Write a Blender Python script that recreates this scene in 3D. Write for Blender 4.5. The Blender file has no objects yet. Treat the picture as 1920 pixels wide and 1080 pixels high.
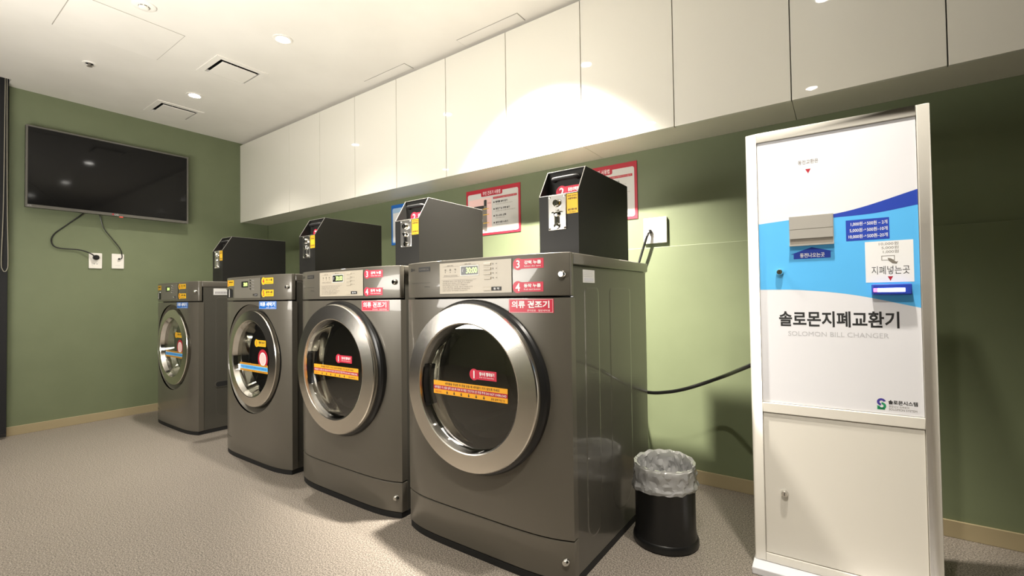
import bpy, bmesh, math, random
from mathutils import Vector, Matrix
random.seed(7)
SC = bpy.context.scene
COL = SC.collection
PI = math.pi

# ------------------------------------------------------------------ camera
CAM_LOC = Vector((4.5559, -2.2881, 0.8814))
YAW, PITCH, ROLL, FPX = 0.61908, 0.0203, 0.01377, 864.6
fw = Vector((-math.sin(YAW), math.cos(YAW), 0)); rt = Vector((math.cos(YAW), math.sin(YAW), 0)); up = Vector((0, 0, 1))
fw2 = fw * math.cos(PITCH) + up * math.sin(PITCH); up2 = up * math.cos(PITCH) - fw * math.sin(PITCH)
r3 = rt * math.cos(ROLL) - up2 * math.sin(ROLL); u3 = up2 * math.cos(ROLL) + rt * math.sin(ROLL)
cd = bpy.data.cameras.new('camera'); cam = bpy.data.objects.new('camera', cd); COL.objects.link(cam)
cd.sensor_fit = 'HORIZONTAL'; cd.sensor_width = 36.0; cd.lens = FPX / 1920 * 36
cd.clip_start = 0.02
m = Matrix((r3, u3, -fw2)).transposed().to_4x4(); m.translation = CAM_LOC
cam.matrix_world = m
SC.camera = cam

# ------------------------------------------------------------------ world, exposure, lights
w = bpy.data.worlds.new('world'); SC.world = w; w.use_nodes = True
w.node_tree.nodes['Background'].inputs[0].default_value = (0.75, 0.8, 0.9, 1)
w.node_tree.nodes['Background'].inputs[1].default_value = 0.12
vs = SC.view_settings
vs.view_transform = 'Standard'; vs.look = 'None'; vs.gamma = 1.0; vs.use_curve_mapping = False
vs.exposure = 0.15
H = 2.359
WARM = (1.0, 0.93, 0.83)
# (x, y, watts, spot angle, blend, aim point or None)
LAMPS = [
    (0.82, -0.93, 120, 105, 0.9, None),
    (2.02, -0.93, 120, 105, 0.9, None),
    (3.27, -0.88, 1350, 80, 1.0, (3.38, -0.12, 0.25)),
    (4.52, -1.00, 140, 84, 0.9, None),
    (0.90, -2.08, 50, 110, 0.9, None),
    (2.10, -2.10, 40, 110, 0.9, None),
    (3.27, -2.12, 48, 90, 0.9, None),
    (4.42, -2.17, 130, 74, 0.9, (4.18, -1.05, 0.0)),
    (0.90, -3.35, 25, 110, 0.9, None),
    (2.10, -3.35, 25, 110, 0.9, None),
    (3.27, -3.35, 25, 110, 0.9, None),
]
# added fill, an unseen area light that lifts ceiling and cabinets; no lamp here
sl = bpy.data.lights.new('fill_light', 'AREA'); sl.energy = 58; sl.shape = 'RECTANGLE'; sl.size = 1.8; sl.size_y = 0.6; sl.color = (1.0, 0.955, 0.89)
so = bpy.data.objects.new('fill_light', sl); COL.objects.link(so); so.location = (2.5, -2.55, 1.02)
so.rotation_euler = Vector((-0.26, 0.66, 0.70)).to_track_quat('-Z', 'Y').to_euler()

# ------------------------------------------------------------------ helpers
def srgb(r, g, b):
    f = lambda c: (c / 255 / 12.92) if c <= 10 else ((c / 255 + 0.055) / 1.055) ** 2.4
    return (f(r), f(g), f(b), 1)

def mat(name, col, rough=0.5, metal=0.0, coat=0.0, coat_rough=0.03, emit=None, estr=0.0, spec=0.5):
    M = bpy.data.materials.new(name); M.use_nodes = True
    b = M.node_tree.nodes['Principled BSDF']
    b.inputs['Base Color'].default_value = col
    b.inputs['Roughness'].default_value = rough; b.inputs['Metallic'].default_value = metal
    b.inputs['Coat Weight'].default_value = coat; b.inputs['Coat Roughness'].default_value = coat_rough
    b.inputs['Specular IOR Level'].default_value = spec
    if emit:
        b.inputs['Emission Color'].default_value = emit; b.inputs['Emission Strength'].default_value = estr
    return M

def nodes_of(M):
    nt = M.node_tree
    return nt, nt.nodes, nt.links, nt.nodes['Principled BSDF']

def add_noise_color(M, c1, c2, scale, detail=4.0, lo=0.35, hi=0.65, bump=0.0, bscale=None, dist=0.002):
    nt, N, L, b = nodes_of(M)
    tc = N.new('ShaderNodeTexCoord'); n = N.new('ShaderNodeTexNoise'); r = N.new('ShaderNodeValToRGB')
    n.inputs['Scale'].default_value = scale; n.inputs['Detail'].default_value = detail
    r.color_ramp.elements[0].position = lo; r.color_ramp.elements[1].position = hi
    r.color_ramp.elements[0].color = c1; r.color_ramp.elements[1].color = c2
    L.new(tc.outputs['Object'], n.inputs['Vector']); L.new(n.outputs['Fac'], r.inputs['Fac'])
    L.new(r.outputs['Color'], b.inputs['Base Color'])
    if bump:
        n2 = N.new('ShaderNodeTexNoise'); n2.inputs['Scale'].default_value = bscale or scale
        n2.inputs['Detail'].default_value = 3
        bp = N.new('ShaderNodeBump'); bp.inputs['Strength'].default_value = bump; bp.inputs['Distance'].default_value = dist
        L.new(tc.outputs['Object'], n2.inputs['Vector']); L.new(n2.outputs['Fac'], bp.inputs['Height'])
        L.new(bp.outputs['Normal'], b.inputs['Normal'])

MT = {}
MT['green'] = mat('green_paint', (0.165, 0.205, 0.088, 1), 0.55)
add_noise_color(MT['green'], (0.143, 0.169, 0.091, 1), (0.153, 0.180, 0.098, 1), 6, bump=0.08, bscale=220, dist=0.001)
MT['ceiling'] = mat('ceiling_paint', (0.82, 0.79, 0.73, 1), 0.45)
add_noise_color(MT['ceiling'], (0.80, 0.77, 0.71, 1), (0.84, 0.81, 0.75, 1), 3)
MT['floor'] = mat('speckled_floor', (0.4, 0.36, 0.3, 1), 0.5)
def floor_nodes():
    nt, N, L, b = nodes_of(MT['floor'])
    tc = N.new('ShaderNodeTexCoord')
    n1 = N.new('ShaderNodeTexNoise'); n1.inputs['Scale'].default_value = 225; n1.inputs['Detail'].default_value = 2
    n2 = N.new('ShaderNodeTexNoise'); n2.inputs['Scale'].default_value = 2.0; n2.inputs['Detail'].default_value = 3
    r = N.new('ShaderNodeValToRGB'); e = r.color_ramp.elements
    e[0].position = 0.36; e[0].color = (0.085, 0.074, 0.060, 1)
    e[1].position = 0.66; e[1].color = (0.37, 0.326, 0.278, 1)
    k = e.new(0.5); k.color = (0.205, 0.178, 0.147, 1)
    mx = N.new('ShaderNodeMix'); mx.data_type = 'RGBA'; mx.blend_type = 'MULTIPLY'; mx.inputs[0].default_value = 0.12
    bp = N.new('ShaderNodeBump'); bp.inputs['Strength'].default_value = 0.2; bp.inputs['Distance'].default_value = 0.002
    L.new(tc.outputs['Object'], n1.inputs['Vector']); L.new(tc.outputs['Object'], n2.inputs['Vector'])
    L.new(n1.outputs['Fac'], r.inputs['Fac']); L.new(r.outputs['Color'], mx.inputs[6]); L.new(n2.outputs['Fac'], mx.inputs[7])
    L.new(mx.outputs[2], b.inputs['Base Color']); L.new(n1.outputs['Fac'], bp.inputs['Height'])
    L.new(bp.outputs['Normal'], b.inputs['Normal'])
floor_nodes()
MT['base'] = mat('baseboard_paint', srgb(158, 144, 112), 0.45)
MT['cream'] = mat('gloss_cream_lacquer', (0.80, 0.775, 0.69, 1), 0.35, coat=0.8, coat_rough=0.02)
MT['creamin'] = mat('carcass_cream', (0.66, 0.63, 0.53, 1), 0.4)
MT['trimgrey'] = mat('seam_shadow_grey', (0.33, 0.31, 0.27, 1), 0.5)
MT['gap'] = mat('dark_gap', (0.02, 0.02, 0.02, 1), 0.8)
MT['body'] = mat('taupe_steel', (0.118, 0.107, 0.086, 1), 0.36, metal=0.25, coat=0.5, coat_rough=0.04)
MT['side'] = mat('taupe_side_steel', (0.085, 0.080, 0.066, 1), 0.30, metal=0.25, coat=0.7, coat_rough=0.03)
MT['chrome'] = mat('brushed_chrome', (0.78, 0.74, 0.67, 1), 0.22, metal=1.0)
MT['bright'] = mat('polished_chrome', (0.75, 0.74, 0.71, 1), 0.07, metal=1.0)
MT['drum'] = mat('drum_steel', (0.42, 0.41, 0.38, 1), 0.42, metal=1.0)
MT['blackpl'] = mat('black_plastic', (0.012, 0.012, 0.012, 1), 0.3)
MT['blackm'] = mat('black_matte', (0.008, 0.008, 0.008, 1), 0.7)
MT['grey_gasket'] = mat('grey_rubber', (0.10, 0.10, 0.10, 1), 0.5)
MT['boxm'] = mat('black_powder_coat', (0.013, 0.0125, 0.011, 1), 0.5, spec=0.3)
MT['boxedge'] = mat('pale_box_edge', (0.22, 0.21, 0.19, 1), 0.35)  # paler than the shell, for the tubes along mouth and top edges
MT['panel'] = mat('beige_control_plate', (0.42, 0.375, 0.295, 1), 0.4)
MT['panelw'] = mat('grey_control_plate', (0.145, 0.135, 0.112, 1), 0.4)
MT['ink'] = mat('dark_ink', (0.02, 0.02, 0.02, 1), 0.6)
MT['inkg'] = mat('grey_ink', (0.20, 0.18, 0.15, 1), 0.6)
MT['pale'] = mat('pale_grey_ink', (0.52, 0.52, 0.54, 1), 0.6)
MT['white'] = mat('white_print', (0.85, 0.85, 0.84, 1), 0.5)
MT['red'] = mat('red_print', srgb(196, 40, 66), 0.45)
MT['redp'] = mat('deep_red_print', srgb(176, 34, 52), 0.45)
MT['yellow'] = mat('yellow_print', srgb(238, 186, 40), 0.45)
MT['orange'] = mat('orange_print', srgb(240, 170, 40), 0.45)
MT['blue'] = mat('blue_print', srgb(34, 104, 186), 0.45)
MT['sky'] = mat('sky_blue_print', srgb(92, 186, 246), 0.4)
MT['navy'] = mat('navy_print', srgb(42, 70, 176), 0.4)
MT['green_ink'] = mat('green_ink', srgb(40, 150, 100), 0.5)
MT['violet_ink'] = mat('violet_ink', srgb(70, 60, 150), 0.5)
MT['pink'] = mat('pink_print', srgb(236, 196, 190), 0.5)
MT['paper'] = mat('poster_paper', (0.62, 0.61, 0.58, 1), 0.5)
MT['paperb'] = mat('pale_blue_paper', srgb(170, 200, 226), 0.5)
MT['chwhite'] = mat('white_print_panel', (0.80, 0.80, 0.83, 1), 0.35, coat=0.3, coat_rough=0.08)
MT['chframe'] = mat('cream_powder_coat', (0.76, 0.73, 0.655, 1), 0.35, coat=0.3, coat_rough=0.1)
MT['steel'] = mat('satin_steel', (0.62, 0.60, 0.56, 1), 0.28, metal=1.0)
MT['tray'] = mat('brushed_tray_steel', (0.46, 0.44, 0.40, 1), 0.42, metal=0.35)
MT['plate'] = mat('white_plastic', (0.78, 0.75, 0.69, 1), 0.35)
MT['platein'] = mat('socket_plastic', (0.62, 0.60, 0.55, 1), 0.4)
MT['lcd'] = mat('lcd_digits', (0.3, 0.5, 0.1, 1), 0.5, emit=(0.72, 1.0, 0.30, 1), estr=1.6)
MT['lamp'] = mat('lamp_lens', (1, 1, 1, 1), 0.5, emit=(1.0, 0.96, 0.88, 1), estr=45)
MT['led'] = mat('acceptor_light', (1, 1, 1, 1), 0.4, emit=(0.62, 0.60, 1.0, 1), estr=3.0)
MT['ledr'] = mat('acceptor_pink', (1, 0.2, 0.4, 1), 0.4, emit=(1.0, 0.15, 0.35, 1), estr=2.0)
MT['redlamp'] = mat('standby_red', (0.5, 0.03, 0.02, 1), 0.4, emit=(1, 0.1, 0.05, 1), estr=0.3)
MT['tv'] = mat('tv_screen', (0.006, 0.006, 0.006, 1), 0.06, spec=0.22)
MT['tvb'] = mat('tv_bezel', (0.03, 0.028, 0.026, 1), 0.3)
MT['tvlip'] = mat('tv_bezel_lip', (0.11, 0.105, 0.09, 1), 0.3)
MT['binm'] = mat('black_bin', (0.008, 0.008, 0.008, 1), 0.32)
MT['blind'] = mat('dark_blind', (0.006, 0.006, 0.007, 1), 0.8)
MT['chain'] = mat('bead_chain', (0.30, 0.28, 0.22, 1), 0.4)
MT['plaster'] = mat('neutral_plaster', (0.34, 0.36, 0.24, 1), 0.6)
MT['dark'] = mat('dark_board', (0.05, 0.05, 0.045, 1), 0.6)

def glass_thin(name, tint, gloss):
    M = bpy.data.materials.new(name); M.use_nodes = True
    nt = M.node_tree; N = nt.nodes; L = nt.links; N.clear()
    o = N.new('ShaderNodeOutputMaterial'); t = N.new('ShaderNodeBsdfTransparent'); g = N.new('ShaderNodeBsdfGlossy')
    f = N.new('ShaderNodeLayerWeight'); x = N.new('ShaderNodeMixShader'); ma = N.new('ShaderNodeMath'); ma.operation = 'MULTIPLY_ADD'
    pw = N.new('ShaderNodeMath'); pw.operation = 'POWER'; pw.inputs[1].default_value = 4.0
    t.inputs[0].default_value = tint; g.inputs['Roughness'].default_value = 0.02
    f.inputs[0].default_value = 0.5; ma.inputs[1].default_value = gloss; ma.inputs[2].default_value = 0.17
    L.new(f.outputs['Facing'], pw.inputs[0]); L.new(pw.outputs[0], ma.inputs[0]); L.new(ma.outputs[0], x.inputs[0])
    L.new(t.outputs[0], x.inputs[1]); L.new(g.outputs[0], x.inputs[2]); L.new(x.outputs[0], o.inputs[0])
    return M
MT['glass'] = glass_thin('smoked_glass', (0.75, 0.75, 0.70, 1), 0.9)

def bag_mat():
    M = bpy.data.materials.new('clear_film'); M.use_nodes = True
    nt = M.node_tree; N = nt.nodes; L = nt.links; N.clear()
    o = N.new('ShaderNodeOutputMaterial'); t = N.new('ShaderNodeBsdfTransparent'); g = N.new('ShaderNodeBsdfGlossy')
    d = N.new('ShaderNodeBsdfTranslucent'); lw = N.new('ShaderNodeLayerWeight'); x = N.new('ShaderNodeMixShader'); y = N.new('ShaderNodeMixShader')
    df = N.new('ShaderNodeBsdfDiffuse'); df.inputs[0].default_value = (0.9, 0.9, 0.89, 1); ad = N.new('ShaderNodeMixShader'); ad.inputs[0].default_value = 0.5
    t.inputs[0].default_value = (0.90, 0.90, 0.90, 1); g.inputs['Roughness'].default_value = 0.12
    d.inputs[0].default_value = (0.75, 0.75, 0.74, 1); lw.inputs[0].default_value = 0.35
    x.inputs[0].default_value = 0.68
    L.new(d.outputs[0], ad.inputs[1]); L.new(df.outputs[0], ad.inputs[2])
    L.new(t.outputs[0], x.inputs[1]); L.new(ad.outputs[0], x.inputs[2])
    L.new(lw.outputs['Facing'], y.inputs[0]); L.new(x.outputs[0], y.inputs[1]); L.new(g.outputs[0], y.inputs[2])
    L.new(y.outputs[0], o.inputs[0])
    return M
MT['bag'] = bag_mat()

_tc = {}
def text_geo(s, bold):
    k = (s, bold)
    if k not in _tc:
        c = bpy.data.curves.new('tmp', 'FONT'); c.body = s; c.size = 1.0; c.offset = bold; c.resolution_u = 3
        o = bpy.data.objects.new('tmp', c); COL.objects.link(o)
        dg = bpy.context.evaluated_depsgraph_get()
        me = bpy.data.meshes.new_from_object(o.evaluated_get(dg))
        vs_ = [(v.co.x, v.co.y) for v in me.vertices]; fs = [tuple(p.vertices) for p in me.polygons]
        bpy.data.objects.remove(o); bpy.data.curves.remove(c); bpy.data.meshes.remove(me)
        if vs_:
            x0 = min(v[0] for v in vs_); x1 = max(v[0] for v in vs_); y0 = min(v[1] for v in vs_); y1 = max(v[1] for v in vs_)
        else:
            x0 = x1 = y0 = y1 = 0
        _tc[k] = (vs_, fs, x0, x1, y0, y1)
    return _tc[k]

class MB:
    def __init__(s):
        s.v = []; s.f = []; s.m = []; s.mats = []
    def mi(s, m):
        M = MT[m]
        if M not in s.mats: s.mats.append(M)
        return s.mats.index(M)
    def add(s, vs_, fs, m):
        o = len(s.v); k = s.mi(m)
        s.v += [tuple(p) for p in vs_]
        for f in fs: s.f.append(tuple(o + i for i in f)); s.m.append(k)
    def box(s, x0, x1, y0, y1, z0, z1, m, skip=''):
        vs_ = [(x0, y0, z0), (x1, y0, z0), (x1, y1, z0), (x0, y1, z0), (x0, y0, z1), (x1, y0, z1), (x1, y1, z1), (x0, y1, z1)]
        F = {'b': (0, 3, 2, 1), 't': (4, 5, 6, 7), 'f': (0, 1, 5, 4), 'r': (1, 2, 6, 5), 'k': (2, 3, 7, 6), 'l': (3, 0, 4, 7)}
        s.add(vs_, [F[c] for c in 'btfrkl' if c not in skip], m)
    def prism_z(s, pts, z0, z1, m, caps=True):
        n = len(pts)
        vs_ = [(x, y, z0) for x, y in pts] + [(x, y, z1) for x, y in pts]
        fs = [(i, (i + 1) % n, n + (i + 1) % n, n + i) for i in range(n)]
        if caps: fs += [tuple(range(n - 1, -1, -1)), tuple(range(n, 2 * n))]
        s.add(vs_, fs, m)
    def prism_y(s, pts, y0, y1, m, cap='both'):       # pts (x,z) counter-clockwise seen from the front (-y)
        n = len(pts)
        vs_ = [(x, y0, z) for x, z in pts] + [(x, y1, z) for x, z in pts]
        fs = [(i, n + i, n + (i + 1) % n, (i + 1) % n) for i in range(n)]
        fs += [tuple(range(n)), tuple(range(2 * n - 1, n - 1, -1))]
        s.add(vs_, fs, m)
    def prism_x(s, pts, x0, x1, m):                   # pts (y,z)
        n = len(pts)
        vs_ = [(x0, y, z) for y, z in pts] + [(x1, y, z) for y, z in pts]
        fs = [(i, (i + 1) % n, n + (i + 1) % n, n + i) for i in range(n)]
        fs += [tuple(range(n - 1, -1, -1)), tuple(range(n, 2 * n))]
        s.add(vs_, fs, m)
    def lathe(s, prof, m, c=(0, 0, 0), axis='z', seg=64, closed=False, a0=0, a1=2 * PI):
        full = abs(a1 - a0 - 2 * PI) < 1e-6; n = seg if full else seg + 1
        vs_ = []
        for r, h in prof:
            for i in range(n):
                a = a0 + (a1 - a0) * i / seg
                if axis == 'z': vs_.append((c[0] + r * math.cos(a), c[1] + r * math.sin(a), c[2] + h))
                elif axis == 'y': vs_.append((c[0] + r * math.cos(a), c[1] + h, c[2] + r * math.sin(a)))
                else: vs_.append((c[0] + h, c[1] + r * math.cos(a), c[2] + r * math.sin(a)))
        fs = []
        P = len(prof)
        for j in range(P if closed else P - 1):
            j2 = (j + 1) % P
            for i in range(seg):
                i2 = (i + 1) % n if full else i + 1
                fs.append((j * n + i, j * n + i2, j2 * n + i2, j2 * n + i))
        s.add(vs_, fs, m)
    def disc(s, r, h, m, c=(0, 0, 0), axis='z', seg=48, flip=False):
        vs_ = []
        for i in range(seg):
            a = 2 * PI * i / seg
            p = (r * math.cos(a), r * math.sin(a))
            vs_.append((c[0] + p[0], c[1] + p[1], c[2] + h) if axis == 'z' else (c[0] + p[0], c[1] + h, c[2] + p[1]) if axis == 'y' else (c[0] + h, c[1] + p[0], c[2] + p[1]))
        f = tuple(range(seg)); s.add(vs_, [f[::-1] if flip else f], m)
    def tube(s, pts, r, m, seg=10, sub=8, closed=False):
        P = [Vector(p) for p in pts]; Q = []
        n = len(P)
        for i in range(n - 1 if not closed else n):
            a = P[i - 1] if (i > 0 or closed) else P[0]; b = P[i]; c = P[(i + 1) % n]; d = P[(i + 2) % n] if (i + 2 < n or closed) else P[(i + 1) % n]
            for k in range(sub):
                t = k / sub
                Q.append(0.5 * ((2 * b) + (c - a) * t + (2 * a - 5 * b + 4 * c - d) * t * t + (3 * b - a - 3 * c + d) * t ** 3))
        if not closed: Q.append(P[-1])
        N = len(Q); vs_ = []
        ref = Vector((0.13, 0.31, 0.94))
        for i in range(N):
            t = (Q[(i + 1) % N] - Q[i - 1]) if closed else (Q[min(i + 1, N - 1)] - Q[max(i - 1, 0)])
            t.normalize()
            u = t.cross(ref); u.normalize(); v = t.cross(u)
            for k in range(seg):
                a = 2 * PI * k / seg
                vs_.append(tuple(Q[i] + u * (r * math.cos(a)) + v * (r * math.sin(a))))
        fs = []
        for i in range(N if closed else N - 1):
            j = (i + 1) % N
            for k in range(seg):
                fs.append((i * seg + k, j * seg + k, j * seg + (k + 1) % seg, i * seg + (k + 1) % seg))
        if not closed: fs += [tuple(range(seg)), tuple(range((N - 1) * seg + seg - 1, (N - 1) * seg - 1, -1))]
        s.add(vs_, fs, m)
    # flat print laid on a mapped face: mp(u, v, lift) -> xyz
    def rect(s, mp, u0, u1, v0, v1, m, lift=0.0006, nu=1, thick=True):
        vs_ = [mp(u0 + (u1 - u0) * i / nu, v, lift) for v in (v0, v1) for i in range(nu + 1)]
        s.add(vs_, [(i, i + 1, nu + 2 + i, nu + 1 + i) for i in range(nu)], m)
    def poly(s, mp, pts, m, lift=0.0006):
        s.add([mp(u, v, lift) for u, v in pts], [tuple(range(len(pts)))], m)
    def strip(s, mp, us, lo, hi, m, lift=0.0006):
        n = len(us)
        s.add([mp(u, lo(u), lift) for u in us] + [mp(u, hi(u), lift) for u in us], [(i, i + 1, n + i + 1, n + i) for i in range(n - 1)], m)
    def circ(s, mp, cu, cv, r, m, lift=0.0006, seg=24):
        s.poly(mp, [(cu + r * math.cos(2 * PI * i / seg), cv + r * math.sin(2 * PI * i / seg)) for i in range(seg)], m, lift)
    def text(s, mp, t, u0, u1, v0, v1, m, lift=0.0010, bold=0.015):
        """text stretched to fill the box u0..u1, v0..v1"""
        vs_, fs, x0, x1, y0, y1 = text_geo(t, bold)
        if not vs_: return
        a = (u1 - u0) / (x1 - x0); b = (v1 - v0) / (y1 - y0)
        s.add([mp(u0 + (x - x0) * a, v0 + (y - y0) * b, lift) for x, y in vs_], fs, m)
    def build(s, name, parent=None, smooth=True, bevel=0.0, seg=2, ang=0.6, recalc=False, loc=None):
        me = bpy.data.meshes.new(name)
        me.from_pydata(s.v, [], s.f)
        for M in s.mats: me.materials.append(M)
        me.polygons.foreach_set('material_index', s.m)
        if recalc or bevel:
            b = bmesh.new(); b.from_mesh(me)
            if recalc: bmesh.ops.recalc_face_normals(b, faces=b.faces)
            if bevel:
                bmesh.ops.remove_doubles(b, verts=b.verts, dist=1e-6)
                es = [e for e in b.edges if len(e.link_faces) == 2 and e.calc_face_angle(0) > 0.7]
                bmesh.ops.bevel(b, geom=es, offset=bevel, segments=seg, affect='EDGES', profile=0.5, clamp_overlap=True)
            b.to_mesh(me); b.free()
        if bevel: ang = min(ang, 0.35)
        if smooth:
            me.polygons.foreach_set('use_smooth', [True] * len(me.polygons))
            me.set_sharp_from_angle(angle=ang)
        me.update()
        o = bpy.data.objects.new(name, me); COL.objects.link(o)
        if parent: o.parent = parent
        if loc: o.location = loc
        return o

def tag(o, label, cat, group=None):
    o['label'] = label; o['category'] = cat
    if group: o['group'] = group
    return o
def thing(name, label, cat, loc=(0, 0, 0), rz=0, group=None):
    o = bpy.data.objects.new(name, None); COL.objects.link(o); o.empty_display_size = 0.1
    o.location = loc; o.rotation_euler = (0, 0, rz)
    return tag(o, label, cat, group)
def struct(o):
    o['kind'] = 'structure'; return o
def kids(o):
    return [c for c in bpy.data.objects if c.parent == o]
def dup(root, loc, label, rz=None):
    r = root.copy(); COL.objects.link(r); r.location = loc; r['label'] = label
    if rz is not None: r.rotation_euler = (0, 0, rz)
    for ch in kids(root):
        c = ch.copy(); COL.objects.link(c); c.parent = r
        for g in kids(ch):
            d = g.copy(); COL.objects.link(d); d.parent = c
    return r

# ------------------------------------------------------------------ room shell
XR, YF = 6.6, -4.8          # right wall, front wall (behind the camera)
b = MB(); b.box(-0.35, XR + 0.1, YF - 0.1, 0.1, -0.06, 0.0, 'floor'); struct(b.build('floor', smooth=False))

# ceiling with real openings for vents, blind pocket and lamps
VENTS = [(1.40, -0.925), (0.385, -0.91)]
holes = [(x - 0.118, x + 0.118, y - 0.118, y + 0.118) for x, y in VENTS] + [(-0.35, 0.145, YF, -1.742)]
xs = sorted({-0.35, XR + 0.1} | {v for h in holes for v in h[:2]}); ys = sorted({YF - 0.1, 0.1} | {v for h in holes for v in h[2:]})
b = MB()
for i in range(len(xs) - 1):
    for j in range(len(ys) - 1):
        cx, cy = (xs[i] + xs[i + 1]) / 2, (ys[j] + ys[j + 1]) / 2
        if any(h[0] < cx < h[1] and h[2] < cy < h[3] for h in holes): continue
        b.box(xs[i], xs[i + 1], ys[j], ys[j + 1], H, H + 0.012, 'ceiling')
# plenum slab above, and the pocket for the blind
b.box(-0.35, XR + 0.1, YF - 0.1, 0.1, H + 0.16, H + 0.2, 'dark')
b.box(0.145, 0.155, YF, -1.742, H + 0.012, H + 0.16, 'ceiling')
b.box(-0.35, 0.145, -1.742, -1.735, H + 0.012, H + 0.16, 'ceiling')
struct(b.build('ceiling', smooth=False))

b = MB(); b.box(-0.35, XR + 0.1, 0.0, 0.1, 0, H + 0.16, 'green'); struct(b.build('wall_back', smooth=False))
b = MB(); b.box(0.0, XR, -0.011, 0.0, 0.0, 1.121, 'green'); struct(b.build('trim_1', smooth=False, bevel=0.002))
b = MB(); b.box(-0.12, 0.0, -1.735, 0.0, 0, H + 0.16, 'green'); struct(b.build('wall_left', smooth=False, bevel=0.004))
b = MB(); b.box(XR, XR + 0.1, YF, 0.0, 0, H + 0.16, 'dark'); struct(b.build('wall_right', smooth=False))
b = MB(); b.box(-0.35, XR, YF - 0.1, YF, 0, H + 0.16, 'plaster'); struct(b.build('wall_front', smooth=False))
b = MB(); b.box(0.0, XR, -0.021, -0.011, 0.0, 0.060, 'base'); struct(b.build('baseboard_back', smooth=False, bevel=0.0015))
b = MB(); b.box(0.0, 0.010, -1.735, -0.021, 0.0, 0.060, 'base'); struct(b.build('baseboard_left', smooth=False, bevel=0.0015))
# window wall beyond the end of the television wall, hidden by the blind
b = MB(); b.box(-0.35, -0.30, YF, -1.735, 0, H + 0.16, 'dark'); b.box(-0.30, -0.12, -1.745, -1.735, 0, H + 0.16, 'dark')
struct(b.build('window_1', smooth=False))

# ------------------------------------------------------------------ roller blind
bl = thing('roller_blind', 'dark roller blind hanging left of the television wall', 'blind', (0.07, -2.5, 0))
b = MB(); b.box(-0.002, 0.002, -1.2, 0.757, 0.03, 2.44, 'blind'); b.build('blind_fabric', bl, smooth=False)
b = MB(); b.box(-0.009, 0.009, -1.2, 0.757, 0.012, 0.034, 'blackpl'); b.build('bottom_bar', bl, bevel=0.003)
b = MB(); b.lathe([(0.025, -1.2), (0.025, 0.75)], 'blackpl', axis='y', seg=20, c=(0, 0, 2.46)); b.build('roller_tube', bl)
b = MB()
pts = [(0.02, 0.738, 2.44), (0.02, 0.737, 2.0), (0.02, 0.734, 1.5), (0.02, 0.727, 1.17), (0.02, 0.733, 1.11), (0.02, 0.742, 1.097), (0.02, 0.752, 1.11), (0.02, 0.757, 1.17), (0.02, 0.752, 1.5), (0.02, 0.748, 2.0), (0.02, 0.746, 2.44)]
b.tube(pts, 0.0022, 'chain', seg=6, sub=10); ch = b.build('bead_chain', bl); ch['label'] = 'looped pale bead pull chain'

# ------------------------------------------------------------------ machines
MW, MD, MZ = 0.72, 0.68, 1.018
HW = MW / 2
BOW = 0.034
def fy(x):
    u = min(abs(x) / HW, 1.0)
    return -BOW * (1 - u ** 5)
def mp_front(x, z, lift):
    return (x, fy(x) - lift, z)
def mp_flat(y):
    return lambda u, v, l: (u, y - l, v)
def mp_side(x):
    return lambda u, v, l: (x + l, u, v)
def plan(back=0.03, inset=0.0, n=44):
    p = []
    for i in range(n + 1):
        t = -1 + 2 * i / n
        t = math.copysign(1 - (1 - abs(t)) ** 1.5, t)       # more points near the corners
        x = t * (HW - inset); p.append((x, fy(x * HW / (HW - inset)) + inset))
    return p + [(HW - inset, back), (-HW + inset, back)]

def holed_front(b, z0, z1, cz, R, m, rings=14):
    angs = [2 * PI * i / 128 for i in range(128)]
    for cx_, cz_ in ((HW, z1), (-HW, z1), (-HW, z0), (HW, z0)):
        angs.append(math.atan2(cz_ - cz, cx_) % (2 * PI))
    angs = sorted(set(angs))
    n = len(angs); vs_ = []
    for j in range(rings + 1):
        t = j / rings
        for a in angs:
            c, s_ = math.cos(a), math.sin(a)
            k = min(HW / abs(c) if abs(c) > 1e-9 else 9, ((z1 - cz) / s_ if s_ > 1e-9 else 9), ((z0 - cz) / s_ if s_ < -1e-9 else 9))
            r = R + (k - R) * t
            x = r * c; z = cz + r * s_
            vs_.append((x, fy(x), z))
    fs = []
    for j in range(rings):
        for i in range(n):
            i2 = (i + 1) % n
            fs.append((j * n + i, (j + 1) * n + i, (j + 1) * n + i2, j * n + i2))
    # turned-back edge
    o = rings * n
    base = len(vs_)
    for i in range(n):
        x, y, z = vs_[o + i]; vs_.append((x * 0.996, 0.03, cz + (z - cz) * 0.997))
    for i in range(n):
        i2 = (i + 1) % n
        fs.append((o + i, base + i, base + i2, o + i2))
    b.add(vs_, fs, m)

def sticker_step(parent, mp, u0, u1, v0, v1, num, t1, t2, col, ink, numink, knob=0.30, nm='step_sticker'):
    """round-headed label: a disc with a figure, then a tab with two lines"""
    b = MB(); h = v1 - v0; cv = (v0 + v1) / 2; r = h / 2
    b.circ(mp, u0 + r, cv, r, col, 0.0010)
    b.rect(mp, u0 + r, u1, cv - r * 0.80, cv + r * 0.80, col, 0.0008, nu=6)
    g_ = text_geo(num, 0.02); hw_ = r * 0.66 * (g_[3] - g_[2]) / (g_[5] - g_[4])
    b.text(mp, num, u0 + r * 1.02 - hw_, u0 + r * 1.02 + hw_, cv - r * 0.66, cv + r * 0.66, numink, 0.0016, 0.02)
    uu = u0 + 2 * r + (u1 - u0 - 2 * r) * 0.06
    b.text(mp, t1, uu, u1 - (u1 - uu) * 0.12, cv - r * 0.10, cv + r * 0.52, ink, 0.0016, 0.03)
    b.text(mp, t2, uu, u1 - (u1 - uu) * 0.14, cv - r * 0.52, cv - r * 0.26, ink, 0.0016, 0.0)
    return b.build(nm, parent, smooth=False)

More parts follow.
